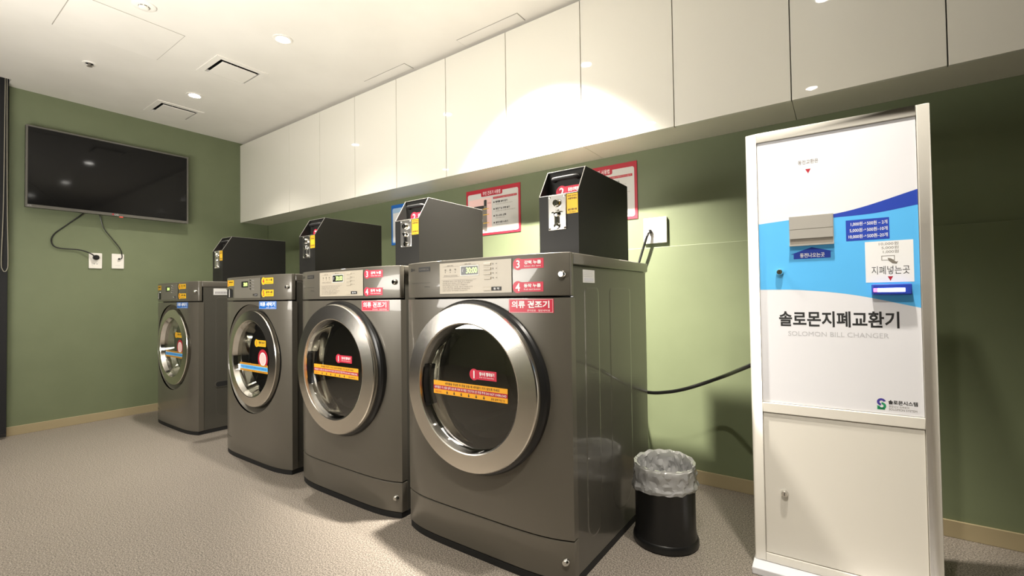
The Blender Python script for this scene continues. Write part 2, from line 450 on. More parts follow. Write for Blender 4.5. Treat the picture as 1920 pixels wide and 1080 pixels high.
def ring_profile_dryer(): return [(0.281, -0.050), (0.283, -0.062), (0.281, -0.071), (0.278, -0.0745), (0.219, -0.0815), (0.215, -0.0800), (0.213, -0.070)]

def machine_shell(root, dryer):
    # sheet-steel shell, open at the front
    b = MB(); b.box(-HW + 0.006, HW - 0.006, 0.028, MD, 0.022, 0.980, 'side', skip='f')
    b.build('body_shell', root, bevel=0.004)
    # pressed panels on the two sides
    for sx in (-1, 1):
        for (ya, yb) in ((0.102, 0.212), (0.300, 0.500)):
            b = MB(); X0 = sx * (HW - 0.006); r = (yb - ya) / 2; yc = (ya + yb) / 2
            def outline(d):
                pts = []
                zt, zb = 0.912, 0.095 + r
                for (cy, cz, a0, a1, rr) in ((yb - 0.02, zt - 0.02, 0, PI / 2, 0.02), (ya + 0.02, zt - 0.02, PI / 2, PI, 0.02)):
                    for i in range(6):
                        a = a0 + (a1 - a0) * i / 5; pts.append((cy + (rr - d) * math.cos(a), cz + (rr - d) * math.sin(a)))
                for i in range(17):
                    a = PI + PI * i / 16; pts.append((yc + (r - d) * math.cos(a), zb + (r - d) * math.sin(a)))
                return pts
            o1, o2 = outline(0), outline(0.007); n = len(o1)
            vs_ = [(X0, y, z) for y, z in o1] + [(X0 + sx * 0.0009, y, z) for y, z in o2]
            fs = [(i, (i + 1) % n, n + (i + 1) % n, n + i) for i in range(n)] + [tuple(range(n, 2 * n))]
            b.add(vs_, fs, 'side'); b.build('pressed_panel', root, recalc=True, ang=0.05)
    b = MB(); b.prism_z([(x * 0.985, y) for x, y in plan(0.03)][:-2] + [(HW - 0.006, MD - 0.01), (-HW + 0.006, MD - 0.01)], 0.0, 0.022, 'blackm')
    b.build('plinth', root, smooth=False)
    # lid
    b = MB(); b.prism_z([(-HW, 0.020), (HW, 0.020), (HW, MD + 0.012), (-HW, MD + 0.012)], 0.980, MZ, 'body')
    b.build('top_cover', root, bevel=0.006, seg=3)
    b = MB(); b.prism_z(plan(0.0205), 0.8845, MZ, 'body'); b.build('control_fascia', root, bevel=0.004, seg=3, ang=0.5)
    # security lock on the fascia
    def lock(x, z, nm='lock'):
        k = MB(); y = fy(x)
        k.lathe([(0.0, -0.012), (0.0075, -0.012), (0.010, -0.009), (0.0115, -0.003), (0.0115, 0.004)], 'bright', c=(x, y, z), axis='y', seg=20)
        k.build(nm, root)
    lock(0.338, 0.950)
    if dryer: lock(0.336, 0.082)

def dryer_parts(root):
    machine_shell(root, True)
    cz = 0.580
    b = MB(); holed_front(b, 0.146, 0.8785, cz, 0.262, 'body'); b.build('front_panel', root, ang=0.5)
    b = MB(); b.prism_z(plan(0.03), 0.024, 0.1415, 'body'); b.build('kick_panel', root, bevel=0.003, ang=0.5)
    # door
    b = MB(); b.lathe([(0.297, -0.016), (0.296, -0.038), (0.291, -0.046), (0.277, -0.052), (0.276, -0.062), (0.22, -0.062), (0.22, -0.04), (0.2, -0.02)], 'blackpl', c=(0, 0, cz), axis='y', seg=96)
    door = b.build('door_frame', root, recalc=True, ang=0.5)
    b = MB(); b.lathe(ring_profile_dryer(), 'chrome', c=(0, 0, cz), axis='y', seg=128); b.build('door_ring', root, ang=0.45)
    b = MB(); b.lathe([(0.214, -0.072), (0.210, -0.050), (0.200, -0.022), (0.188, -0.004), (0.186, 0.012)], 'bright', c=(0, 0, cz), axis='y', seg=96); b.build('door_rim', root, ang=0.8)
    b = MB(); b.lathe([(0.0001, -0.0585), (0.10, -0.0580), (0.18, -0.0560), (0.2115, -0.0540)], 'glass', c=(0, 0, cz), axis='y', seg=96); gl = b.build('door_glass', root, ang=1.0)
    b = MB(); b.lathe([(0.2125, -0.066), (0.2075, -0.050), (0.198, -0.026)], 'blackpl', c=(0, 0, cz), axis='y', seg=24, a0=PI * 0.90, a1=PI * 1.13)
    b.lathe([(0.2075, -0.0665), (0.2015, -0.050)], 'blackpl', c=(0, 0, cz), axis='y', seg=24, a0=PI * 0.92, a1=PI * 1.11)
    b.build('door_handle', root)
    b = MB(); b.lathe([(0.188, 0.0), (0.200, 0.006), (0.206, 0.018), (0.262, 0.022)], 'grey_gasket', c=(0, 0, cz), axis='y', seg=72); b.build('door_gasket', root)
    b = MB(); b.lathe([(0.206, 0.02), (0.262, 0.05), (0.262, 0.50), (0.10, 0.52), (0.0001, 0.52)], 'drum', c=(0, 0, cz), axis='y', seg=72)
    dr = b.build('drum', root, ang=0.5)
    for k in range(3):
        a = PI / 2 + k * 2 * PI / 3 + 0.4
        b = MB(); ca, sa = math.cos(a), math.sin(a)
        q = [(-0.035, 0.262), (-0.012, 0.215), (0.012, 0.215), (0.035, 0.262)]
        vs_ = [(ca * r - sa * t, y, cz + sa * r + ca * t) for y in (0.06, 0.48) for t, r in q]
        b.add(vs_, [(0, 1, 5, 4), (1, 2, 6, 5), (2, 3, 7, 6), (0, 3, 2, 1), (4, 5, 6, 7)], 'drum'); b.build('drum_lifter', dr, recalc=True)
    # control plate
    b = MB(); mp = mp_front
    b.rect(mp, -0.152, 0.166, 0.8975, 1.0065, 'panel', 0.0030, nu=16)
    for u in (-0.152, 0.166):
        b.rect(mp, u - 0.0006, u + 0.0006, 0.8975, 1.0065, 'panel', 0.0032)
    L_ = 0.0036
    # faint frame, legends and the small instruction lines
    for (u0, u1, v) in ((-0.136, -0.060, 0.9935), (-0.054, 0.020, 0.9960), (-0.136, -0.060, 0.9570), (-0.142, 0.020, 0.9460)):
        b.rect(mp, u0, u1, v - 0.0004, v + 0.0004, 'inkg', L_, nu=4)
    b.text(mp, '건조 코스', -0.115, -0.085, 0.9945, 0.9985, 'ink', L_, 0.01); b.text(mp, '동작 시간', -0.032, -0.004, 0.9970, 1.0010, 'ink', L_, 0.01)
    for i, t in enumerate('강중약'):
        u = -0.128 + i * 0.024
        b.text(mp, t, u, u + 0.008, 0.978, 0.985, 'ink', L_, 0.01); b.circ(mp, u + 0.004, 0.973, 0.0016, 'ink', L_, 10)
    b.text(mp, '세탁물을 넣고 문을 닫으세요', -0.132, -0.066, 0.9585, 0.9635, 'inkg', L_, 0.0)
    lines = ['세탁물을 넣은 다음 문을 닫아 주십시오', '동전을 넣고 원하는 온도를 고르세요', '동작 버튼을 누르면 건조가 시작됩니다', '건조 중에는 문을 열지 마십시오', '건조가 끝나면 세탁물을 꺼내십시오', '남은 시간은 표시창에 나타납니다']
    for i, t in enumerate(lines):
        v = 0.9385 - i * 0.0066
        b.text(mp, t, -0.138, 0.004 - (i % 3) * 0.012, v, v + 0.0046, 'inkg', L_, 0.004)
    cp = b.build('control_plate', root, smooth=False)
    b = MB(); b.rect(mp, -0.052, 0.031, 0.9585, 0.9935, 'platein', 0.0040, nu=4); b.rect(mp, -0.048, 0.027, 0.9615, 0.9905, 'blackpl', 0.0046, nu=4)
    b.text(mp, '30:00', -0.024, 0.025, 0.9665, 0.9865, 'lcd', 0.0052, 0.02); b.text(mp, 'ℓ', -0.043, -0.036, 0.971, 0.984, 'pale', 0.0052, 0.0)
    b.build('display', cp, smooth=False)
    for i in range(4):
        v = 0.9935 - i * 0.0155
        b = MB(); y = fy(0.07)
        b.box(0.053, 0.084, y - 0.0058, y - 0.001, v - 0.0045, v + 0.0045, 'panel'); o = b.build('button', cp, bevel=0.0015)
        b = MB(); b.rect(mp_front, 0.0865, 0.1095, v - 0.005, v + 0.005, 'panel', 0.0034); b.text(mp_front, '강중약미'[i], 0.089, 0.095, v - 0.003, v + 0.003, 'ink', 0.0038, 0.01); b.circ(mp_front, 0.106, v, 0.0016, 'ink', 0.0038, 10); b.build('button_legend', cp, smooth=False)
    b = MB(); y = fy(0.08); b.box(0.050, 0.086, y - 0.006, y - 0.001, 0.9045, 0.9175, 'panel'); b.build('start_button', cp, bevel=0.0015)
    b = MB(); b.rect(mp, 0.086, 0.126, 0.9045, 0.9175, 'ink', 0.0038, nu=3); b.text(mp, '동 작', 0.094, 0.118, 0.9075, 0.9145, 'white', 0.0043, 0.01); b.build('start_legend', cp, smooth=False)
    # badge and model window at the left of the fascia
    b = MB(); b.circ(mp, -0.323, 0.9915, 0.0065, 'ink', 0.0012); b.circ(mp, -0.323, 0.9915, 0.0022, 'body', 0.0016, 12); b.text(mp, 'LG', -0.313, -0.300, 0.9875, 0.9955, 'ink', 0.0012, 0.01)
    b.build('badge', root, smooth=False)
    b = MB(); b.rect(mp, -0.272, -0.206, 0.9825, 0.9990, 'ink', 0.0012, nu=6); b.text(mp, 'COMMERCIAL', -0.267, -0.211, 0.9875, 0.9935, 'inkg', 0.0018, 0.0)
    b.rect(mp, -0.325, -0.205, 0.9395, 0.9405, 'ink', 0.0010, nu=6)
    b.text(mp, '10.0 kg', -0.236, -0.208, 0.922, 0.927, 'ink', 0.0010, 0.0)
    b.build('model_plate', root, smooth=False)
    # stickers
    sticker_step(root, mp, 0.171, 0.281, 0.968, 1.0065, '3', '강력 누름', 'Select the care', 'red', 'white', 'white')
    sticker_step(root, mp, 0.169, 0.279, 0.8945, 0.933, '4', '동작 누름', 'Push start button', 'red', 'white', 'white')
    b = MB(); b.rect(mp, 0.153, 0.311, 0.832, 0.8755, 'red', 0.0008, nu=8)
    for (u0, u1, v0, v1) in ((0.1555, 0.3085, 0.8735, 0.8742), (0.1555, 0.3085, 0.8333, 0.8340), (0.1555, 0.1562, 0.8333, 0.8742), (0.3078, 0.3085, 0.8333, 0.8742)):
        b.rect(mp, u0, u1, v0, v1, 'white', 0.0013, nu=6)
    b.text(mp, '의류 건조기', 0.164, 0.298, 0.847, 0.870, 'white', 0.0014, 0.03); b.text(mp, '관리번호 · 일반세탁용', 0.222, 0.300, 0.8365, 0.8425, 'white', 0.0014, 0.0)
    b.build('name_sticker', root, smooth=False)
    g = mp_flat(-0.0588)
    sticker_step(gl, g, 0.004, 0.118, 0.606, 0.645, '1', '탈수된 빨래넣기', 'Put wet laundry', 'red', 'white', 'white')
    b = MB(); b.rect(g, -0.165, 0.162, 0.5445, 0.591, 'orange', 0.0010); b.rect(g, -0.165, 0.162, 0.5605, 0.5745, 'redp', 0.0014)
    b.text(g, '세탁물을 투입한 후 문을 닫을 때 세탁물이 끼지 않도록 하세요', -0.11, 0.13, 0.578, 0.587, 'ink', 0.0014, 0.01)
    b.text(g, '세탁물은 이 선을 넘지 않도록 하며 꽉 채운 건조기의 문 연결 주의 DO NOT OVERLOAD', -0.160, 0.157, 0.563, 0.572, 'white', 0.0018, 0.005)
    b.text(g, '사용법 안내', -0.158, -0.128, 0.548, 0.5555, 'redp', 0.0014, 0.0); b.text(g, '물을 흠뻑 적신 것', 0.095, 0.150, 0.548, 0.5555, 'ink', 0.0014, 0.0)
    for i in range(6):
        u = -0.10 + i * 0.033
        b.poly(g, [(u - 0.005, 0.552), (u, 0.5465), (u + 0.005, 0.552)], 'ink', 0.0014); b.rect(g, u - 0.0015, u + 0.0015, 0.552, 0.5575, 'ink', 0.0014)
    b.build('load_line_sticker', gl, smooth=False)
    # rating label on the right side panel
    sd = mp_side(HW - 0.006)
    b = MB(); b.rect(sd, 0.094, 0.181, 0.926, 0.968, 'paper', 0.0006)
    for i in range(4): b.rect(sd, 0.100, 0.175 - 0.01 * (i % 2), 0.9625 - i * 0.0055, 0.9637 - i * 0.0055, 'pale', 0.0010)
    b.rect(sd, 0.102, 0.172, 0.930, 0.9415, 'pale', 0.0010)
    b.build('rating_label', root, smooth=False)

def washer_parts(root):
    machine_shell(root, False)
    cz = 0.566
    b = MB(); holed_front(b, 0.024, 0.8785, cz, 0.297, 'body'); b.build('front_panel', root, ang=0.5)
    # dished recess that the door sits in
    b = MB(); b.lathe([(0.2975, -0.024), (0.290, -0.012), (0.280, 0.002), (0.268, 0.008), (0.20, 0.012)], 'body', c=(0, 0, cz), axis='y', seg=96); b.build('door_recess', root, ang=0.9)
    b = MB(); b.lathe([(0.262, 0.008), (0.263, -0.012), (0.24, -0.020), (0.20, -0.020), (0.195, 0.0)], 'blackpl', c=(0, 0, cz), axis='y', seg=96); b.build('door_frame', root, recalc=True)
    b = MB(); b.lathe([(0.262, -0.010), (0.265, -0.020), (0.263, -0.030), (0.260, -0.0335), (0.210, -0.0405), (0.207, -0.039), (0.205, -0.034)], 'chrome', c=(0, 0, cz), axis='y', seg=128); b.build('door_ring', root, ang=0.5)
    b = MB(); b.lathe([(0.206, -0.036), (0.200, -0.020), (0.186, 0.014), (0.176, 0.040)], 'bright', c=(0, 0, cz), axis='y', seg=96); b.build('door_rim', root, ang=0.8)
    b = MB(); b.lathe([(0.0001, -0.016), (0.12, -0.0155), (0.19, -0.014), (0.199, -0.014)], 'glass', c=(0, 0, cz), axis='y', seg=96); gl = b.build('door_glass', root, ang=1.0)
    b = MB(); b.lathe([(0.178, 0.034), (0.192, 0.040), (0.20, 0.055), (0.255, 0.06)], 'grey_gasket', c=(0, 0, cz), axis='y', seg=72); b.build('door_gasket', root)
    b = MB(); b.lathe([(0.20, 0.06), (0.255, 0.08), (0.255, 0.48), (0.0001, 0.50)], 'drum', c=(0, 0, cz), axis='y', seg=72); dr = b.build('drum', root, ang=0.5)
    for k in range(3):
        a = PI / 2 + k * 2 * PI / 3; ca, sa = math.cos(a), math.sin(a)
        b = MB(); q = [(-0.035, 0.255), (-0.012, 0.21), (0.012, 0.21), (0.035, 0.255)]
        vs_ = [(ca * r - sa * t, y, cz + sa * r + ca * t) for y in (0.09, 0.46) for t, r in q]
        b.add(vs_, [(0, 1, 5, 4), (1, 2, 6, 5), (2, 3, 7, 6), (0, 3, 2, 1), (4, 5, 6, 7)], 'drum'); b.build('drum_lifter', dr, recalc=True)
    mp = mp_front; L_ = 0.0036
    b = MB(); b.rect(mp, -0.190, 0.118, 0.898, 1.005, 'panelw', 0.0030, nu=16)
    b.rect(mp, 0.1165, 0.118, 0.898, 1.005, 'steel', 0.0034)
    for i in range(5): b.rect(mp, -0.178, -0.095 - 0.008 * (i % 2), 0.940 - i * 0.008, 0.9415 - i * 0.008, 'inkg', L_, nu=4)
    cp = b.build('control_plate', root, smooth=False)
    b = MB(); b.rect(mp, -0.096, -0.022, 0.957, 0.990, 'blackpl', 0.0046, nu=4); b.text(mp, '30:00', -0.070, -0.026, 0.9635, 0.9835, 'lcd', 0.0052, 0.02); b.build('display', cp, smooth=False)
    for i in range(4):
        v = 0.995 - i * 0.0155; y = fy(0.01)
        b = MB(); b.box(0.000, 0.016, y - 0.0055, y - 0.001, v - 0.004, v + 0.004, 'steel'); b.build('button', cp, bevel=0.0012)
        b = MB(); b.rect(mp, 0.024, 0.046, v - 0.0075, v + 0.0015, 'panelw', 0.0033); b.circ(mp, 0.028, v - 0.002, 0.0022, 'pale', L_, 10); b.circ(mp, 0.042, v - 0.004, 0.0022, 'pale', L_, 10); b.build('button_legend', cp, smooth=False)
    b = MB(); y = fy(0.05); b.box(0.036, 0.048, y - 0.0055, y - 0.001, 0.908, 0.920, 'steel'); b.build('start_button', cp, bevel=0.0012)
    b = MB(); b.rect(mp, 0.049, 0.084, 0.907, 0.921, 'ink', 0.0038, nu=3); b.text(mp, '동 작', 0.056, 0.078, 0.910, 0.918, 'pale', 0.0043, 0.01); b.build('start_legend', cp, smooth=False)
    # detergent drawer grip
    b = MB(); x0, x1 = -0.330, -0.215
    b.rect(mp, x0, x1, 0.902, 0.952, 'blackm', 0.0012, nu=6)
    dd = b.build('detergent_drawer', root, smooth=False)
    b = MB(); b.tube([(x0, fy(x0) - 0.004, 0.952), (-0.29, fy(-0.29) - 0.006, 0.953), (-0.25, fy(-0.25) - 0.006, 0.953), (x1, fy(x1) - 0.004, 0.952)], 0.003, 'bright', seg=8); b.build('drawer_grip', dd)
    b = MB(); b.box(-0.268, -0.262, fy(-0.265) - 0.003, fy(-0.265) + 0.002, 0.905, 0.95, 'platein'); b.build('drawer_catch', dd)
    # filter hatch seam low on the left
    b = MB(); b.rect(mp, -0.330, -0.235, 0.1020, 0.1040, 'blackm', 0.0006, nu=6); b.build('filter_hatch', root, smooth=False)
    S = lambda p, m_, *a: sticker_step(p, m_, *a, 'yellow', 'ink', 'redp')
    S(root, mp, -0.317, -0.200, 0.966, 1.006, '2', '세제 넣기', 'Put detergent')
    S(root, mp, 0.122, 0.236, 0.966, 1.006, '4', '코스 누름', 'Select the course')
    S(root, mp, 0.122, 0.238, 0.9005, 0.9425, '5', '동작 누름', 'Push start button')
    b = MB(); b.rect(mp, 0.095, 0.262, 0.838, 0.8785, 'blue', 0.0008, nu=8)
    for (u0, u1, v0, v1) in ((0.098, 0.259, 0.8765, 0.8772), (0.098, 0.259, 0.8393, 0.8400), (0.098, 0.0987, 0.8393, 0.8772), (0.2583, 0.259, 0.8393, 0.8772)):
        b.rect(mp, u0, u1, v0, v1, 'white', 0.0013, nu=6)
    b.text(mp, '의류 세탁기', 0.106, 0.250, 0.852, 0.874, 'white', 0.0014, 0.03); b.text(mp, '관리번호 · 일반세탁용', 0.170, 0.250, 0.842, 0.8475, 'white', 0.0014, 0.0)
    b.build('name_sticker', root, smooth=False)
    g = mp_flat(-0.0165)
    S(gl, g, 0.010, 0.130, 0.630, 0.672, '1', '빨래 넣기', 'Put laundry')
    b = MB(); b.circ(g, 0.098, 0.568, 0.052, 'redp', 0.0010, 40); b.circ(g, 0.098, 0.568, 0.036, 'white', 0.0014, 32)
    b.circ(g, 0.098, 0.568, 0.030, 'pink', 0.0018, 32)
    b.build('round_sticker', gl, smooth=False)
    b = MB(); b.rect(g, -0.16, 0.150, 0.492, 0.536, 'orange', 0.0012); b.rect(g, -0.16, 0.150, 0.503, 0.5255, 'sky', 0.0016)
    for i in range(22): b.rect(g, -0.155 + i * 0.0139, -0.149 + i * 0.0139, 0.528, 0.534, 'ink', 0.0016); b.rect(g, -0.155 + i * 0.0139, -0.149 + i * 0.0139, 0.494, 0.500, 'ink', 0.0016)
    b.text(g, '세탁물은 이 선을 넘지 않도록 하세요 DO NOT OVERLOAD', -0.150, 0.140, 0.508, 0.521, 'navy', 0.0020, 0.01)
    b.build('load_line_sticker', gl, smooth=False)
    sd = mp_side(HW - 0.006)
    b = MB(); b.rect(sd, 0.090, 0.190, 0.926, 0.970, 'paper', 0.0006); b.rect(sd, 0.098, 0.182, 0.932, 0.950, 'pale', 0.0010)
    for i in range(9): b.rect(sd, 0.102 + i * 0.009, 0.106 + i * 0.009, 0.934, 0.948, 'inkg', 0.0014)
    b.build('rating_label', root, smooth=False)
    # moulded hand grip on the side panel
    b = MB(); X = HW - 0.006
    for ra, dx, m_ in ((0.0, 0.0048, 'side'), (0.006, 0.0052, 'blackm')):
        pts = []
        for i in range(13):
            a = -PI / 2 + PI * i / 12; pts.append((0.215 + (0.022 - ra) * math.cos(a), 0.318 + (0.022 - ra) * math.sin(a)))
        for i in range(13):
            a = PI / 2 + PI * i / 12; pts.append((0.120 + (0.022 - ra) * math.cos(a), 0.318 + (0.022 - ra) * math.sin(a)))
        b.poly(mp_side(X), pts, m_, dx)
        if ra == 0:
            n = len(pts); b.add([(X, u, v) for u, v in pts] + [(X + dx, u, v) for u, v in pts], [(i, (i + 1) % n, n + (i + 1) % n, n + i) for i in range(n)], 'side')
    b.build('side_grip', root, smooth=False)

MX = [3.168, 2.386, 1.563, 0.372]           # left edges: near dryer, second dryer, second washer, far washer
MY = [-1.0445, -1.030, -1.028, -1.0045]
d1 = thing('clothes_dryer', 'taupe clothes dryer nearest the camera, its bare side panel beside the black waste bin', 'dryer', (MX[0] + HW, MY[0], 0), group='taupe laundry machines along the green wall')
dryer_parts(d1)
dup(d1, (MX[1] + HW, MY[1], 0), 'taupe clothes dryer with red stickers standing right next to a washing machine')
w1 = thing('washing_machine', 'taupe washing machine with yellow stickers standing right next to a dryer', 'washing machine', (MX[2] + HW, MY[2], 0), group='taupe laundry machines along the green wall')
washer_parts(w1)
dup(w1, (MX[3] + HW, MY[3], 0), 'taupe washing machine standing alone at the far end by the television wall')

# ------------------------------------------------------------------ coin boxes on the machines
def coin_box(loc):
    t = thing('coin_box', '', 'coin box', loc, group='black coin boxes on the laundry machines')
    W_, D_, zf, zt, sl = 0.157, 0.45, 0.223, 0.324, 0.062
    th = 0.004
    b = MB()
    # two cheeks, front, top, back, floor: an open slanted mouth
    side = [(0, 0), (D_, 0), (D_, zt), (sl, zt), (0, zf)]
    b.prism_x(side, -W_ / 2, -W_ / 2 + th, 'boxm'); b.prism_x(side, W_ / 2 - th, W_ / 2, 'boxm')
    b.box(-W_ / 2 + th, W_ / 2 - th, 0, th, 0, zf, 'boxm'); b.box(-W_ / 2 + th, W_ / 2 - th, sl, D_, zt - th, zt, 'boxm')
    b.box(-W_ / 2 + th, W_ / 2 - th, D_ - th, D_, 0, zt - th, 'boxm')
    b.box(-W_ / 2 + th, W_ / 2 - th, th, D_ - th, 0, th, 'boxm')
    b.build('box_shell', t, smooth=False)
    b = MB(); r = 0.0012; e = 0.0004
    for x in (-W_ / 2 + th / 2, W_ / 2 - th / 2):
        b.tube([(x, -e, zf + e), (x, sl - e, zt + e)], 0.0016, 'boxedge', seg=6, sub=1)
        b.tube([(x, sl, zt + e), (x, D_, zt + e)], r, 'boxedge', seg=6, sub=1)
    b.tube([(-W_ / 2, 0.001, zf), (W_ / 2, 0.001, zf)], r, 'boxedge', seg=6, sub=1)
    b.tube([(-W_ / 2, sl, zt), (W_ / 2, sl, zt)], r, 'boxedge', seg=6, sub=1)
    b.build('mouth_edge', t)
    # recessed plate with grip and numbered sticker
    b = MB(); y = 0.066
    b.box(-W_ / 2 + th, W_ / 2 - th, y, y + 0.003, 0.15, zt - th, 'boxm'); b.box(-W_ / 2 + th, W_ / 2 - th, th, y, 0.15, 0.153, 'boxm')
    pl = b.build('recess_plate', t, smooth=False)
    b = MB(); b.tube([(-0.047, y - 0.002, 0.291), (-0.045, y - 0.018, 0.292), (-0.020, y - 0.021, 0.292), (0.020, y - 0.021, 0.292), (0.045, y - 0.018, 0.292), (0.047, y - 0.002, 0.291)], 0.008, 'blackm', seg=10, sub=4); b.build('grip', pl)
    stk = sticker_step(pl, mp_flat(y), -0.045, 0.072, 0.224, 0.270, '2', '동전/이백원 넣기', 'Insert coins', 'red', 'white', 'white')
    stk['label'] = 'numbered coin sticker'
    # coin mechanism plate
    b = MB(); b.box(-0.0385, 0.0325, -0.004, 0.0, 0.098, 0.221, 'steel'); cpn = b.build('coin_plate', t, bevel=0.0015)
    b = MB(); b.lathe([(0.0, -0.016), (0.011, -0.016), (0.014, -0.012), (0.016, -0.004)], 'bright', c=(-0.003, 0, 0.192), axis='y', seg=28)
    b.box(-0.0045, -0.0015, -0.0168, -0.0155, 0.184, 0.200, 'blackm'); b.build('return_knob', cpn)
    b = MB(); b.lathe([(0.0, -0.014), (0.009, -0.013), (0.015, -0.004)], 'bright', c=(-0.003, 0, 0.156), axis='y', seg=24)
    b.box(-0.022, 0.016, -0.010, -0.004, 0.157, 0.163, 'bright'); b.build('coin_lever', cpn, bevel=0.001)
    b = MB(); b.box(-0.011, 0.005, -0.009, -0.004, 0.112, 0.149, 'bright'); b.box(-0.005, -0.001, -0.0096, -0.0088, 0.120, 0.146, 'blackm')
    b.lathe([(0.0, -0.012), (0.010, -0.011), (0.012, -0.004)], 'bright', c=(-0.003, 0, 0.112), axis='y', seg=24); b.build('coin_slot', cpn)
    for x in (-0.033, 0.027):
        for z in (0.104, 0.215):
            b = MB(); b.lathe([(0.0, -0.0068), (0.003, -0.006), (0.0042, -0.004)], 'bright', c=(x, 0, z), axis='y', seg=14); b.build('screw', cpn)
    b = MB(); g = mp_flat(0.0)
    b.rect(g, 0.0345, 0.0775, 0.151, 0.220, 'yellow', 0.0008)
    b.text(g, '500원 동전만', 0.038, 0.074, 0.209, 0.2155, 'ink', 0.0013, 0.01); b.text(g, '사용하세요', 0.038, 0.074, 0.199, 0.2065, 'ink', 0.0013, 0.03)
    b.text(g, '동전 반환 안됨', 0.039, 0.073, 0.161, 0.168, 'ink', 0.0013, 0.03); b.text(g, 'No refund', 0.044, 0.068, 0.154, 0.158, 'ink', 0.0013, 0.0)
    b.build('notice_sticker', t, smooth=False)
    return t
CB = [(x + 0.499 + 0.0785 + dx, y + 0.17, MZ) for x, y, dx in zip(MX, MY, (0.008, -0.008, -0.004, 0.004))]
c1 = coin_box(CB[0]); c1['label'] = 'black coin box on top of the dryer nearest the camera'
dup(c1, CB[1], 'black coin box on top of the second dryer, the one beside a washing machine')
dup(c1, CB[2], 'black coin box on top of the washing machine that stands beside a dryer')
dup(c1, CB[3], 'black coin box on top of the lone washing machine at the far end')

# ------------------------------------------------------------------ wall cabinets
ZB, ZT, CDp = 1.617, 2.338, 0.258
EDG = [(0.0, None, 0.860), (0.860, 1.303, 1.742), (1.742, 2.187, 2.635), (2.635, 3.086, 3.541), (3.541, 3.985, 4.421), (4.421, 4.856, 5.300)]
NM = ['farthest cream wall cabinet, against the television wall', 'second cream wall cabinet from the television wall', 'third cream wall cabinet from the television wall, above the second dryer',
      'cream wall cabinet carrying the brightest patch of lamplight', 'cream wall cabinet between the brightly lit one and the one over the bill changer', 'nearest cream wall cabinet, at the right above the bill changer']
for (a, mid, c), lab in zip(EDG, NM):
    t = thing('wall_cabinet', lab, 'cabinet', ((a + c) / 2, 0, ZB), group='glossy cream wall cabinets under the ceiling')
    o = (a + c) / 2; g = 0.0018
    b = MB(); b.box(a - o + 0.0008, c - o - 0.0008, -CDp + 0.022, -0.0005, 0.0, ZT - ZB, 'creamin'); b.build('carcass', t, bevel=0.001)
    b = MB(); b.box(a - o, c - o, -CDp + 0.030, -0.0005, ZT - ZB, H - ZB, 'trimgrey'); b.build('top_shadow_strip', t, smooth=False)  # recessed strip, its grey stands in for the shadow line under the ceiling
    ds = [(a, c)] if mid is None else [(a, mid), (mid, c)]
    for p, q in ds:
        b = MB(); b.box(p - o + g, q - o - g, -CDp, -CDp + 0.019, -0.004, ZT - ZB, 'cream'); b.build('door', t, bevel=0.0012)
    b = MB(); b.box(a - o + 0.002, c - o - 0.002, -CDp + 0.0195, -CDp + 0.0215, 0.002, ZT - ZB - 0.002, 'gap'); b.build('shadow_gap', t, smooth=False)

# ------------------------------------------------------------------ ceiling fittings
def vent(x, y, label):
    t = thing('ceiling_vent', label, 'vent', (x, y, H), group='square ceiling vents')
    b = MB(); o_, i_ = 0.152, 0.118
    for (x0, x1, y0, y1) in ((-o_, o_, -o_, -i_), (-o_, o_, i_, o_), (-o_, -i_, -i_, i_), (i_, o_, -i_, i_)):
        b.box(x0, x1, y0, y1, -0.005, -0.0003, 'ceiling')
    b.build('frame', t, smooth=False)
    b = MB(); b.box(-i_, i_, -i_, i_, 0.0125, 0.14, 'blackm', skip='b'); b.build('duct', t, smooth=False, recalc=False)
    b = MB(); b.box(-0.103, 0.103, -0.103, 0.103, -0.012, -0.006, 'ceiling'); b.box(-0.02, 0.02, -0.02, 0.02, -0.006, 0.13, 'blackm'); b.build('centre_plate', t, bevel=0.002)
    return t
vent(*VENTS[0], 'square ceiling vent nearer the middle of the room')
vent(*VENTS[1], 'square ceiling vent nearer the television wall')

def downlight(x, y, label):
    t = thing('ceiling_downlight', label, 'downlight', (x, y, H), group='recessed ceiling downlights')
    b = MB(); b.lathe([(0.052, -0.0005), (0.051, -0.004), (0.040, -0.005), (0.035, -0.002)], 'ceiling', seg=40); b.build('trim_ring', t, ang=0.9)
    b = MB(); b.disc(0.034, -0.003, 'lamp', seg=32, flip=True); b.lathe([(0.034, -0.003), (0.036, -0.0006)], 'ceiling', seg=32); b.build('lens', t, smooth=False)
    return t
LL = ['lit ceiling downlight between the two square ceiling vents', 'lit ceiling downlight on the camera side of the nearer ceiling vent', 'ceiling downlight in front of the brightest cabinet', 'ceiling downlight in front of the bill changer',
      'ceiling downlight near the blind', 'ceiling downlight of the middle row, second from the blind', 'ceiling downlight of the middle row, third from the blind', 'ceiling downlight of the middle row, above the camera',
      'ceiling downlight of the back row nearest the blind', 'ceiling downlight of the back row, second from the blind', 'ceiling downlight of the back row, third from the blind']
for i, (x, y, wt, ang, bld, aim) in enumerate(LAMPS):
    t = downlight(x, y, LL[i])
    ld = bpy.data.lights.new('downlight_beam', 'SPOT'); ld.energy = wt; ld.spot_size = math.radians(ang); ld.spot_blend = bld
    ld.shadow_soft_size = 0.03; ld.color = WARM
    lo = bpy.data.objects.new('downlight_beam', ld); COL.objects.link(lo); lo.location = (x, y, H - 0.012)
    if aim:
        lo.rotation_euler = (Vector(aim) - Vector((x, y, H - 0.012))).to_track_quat('-Z', 'Y').to_euler()

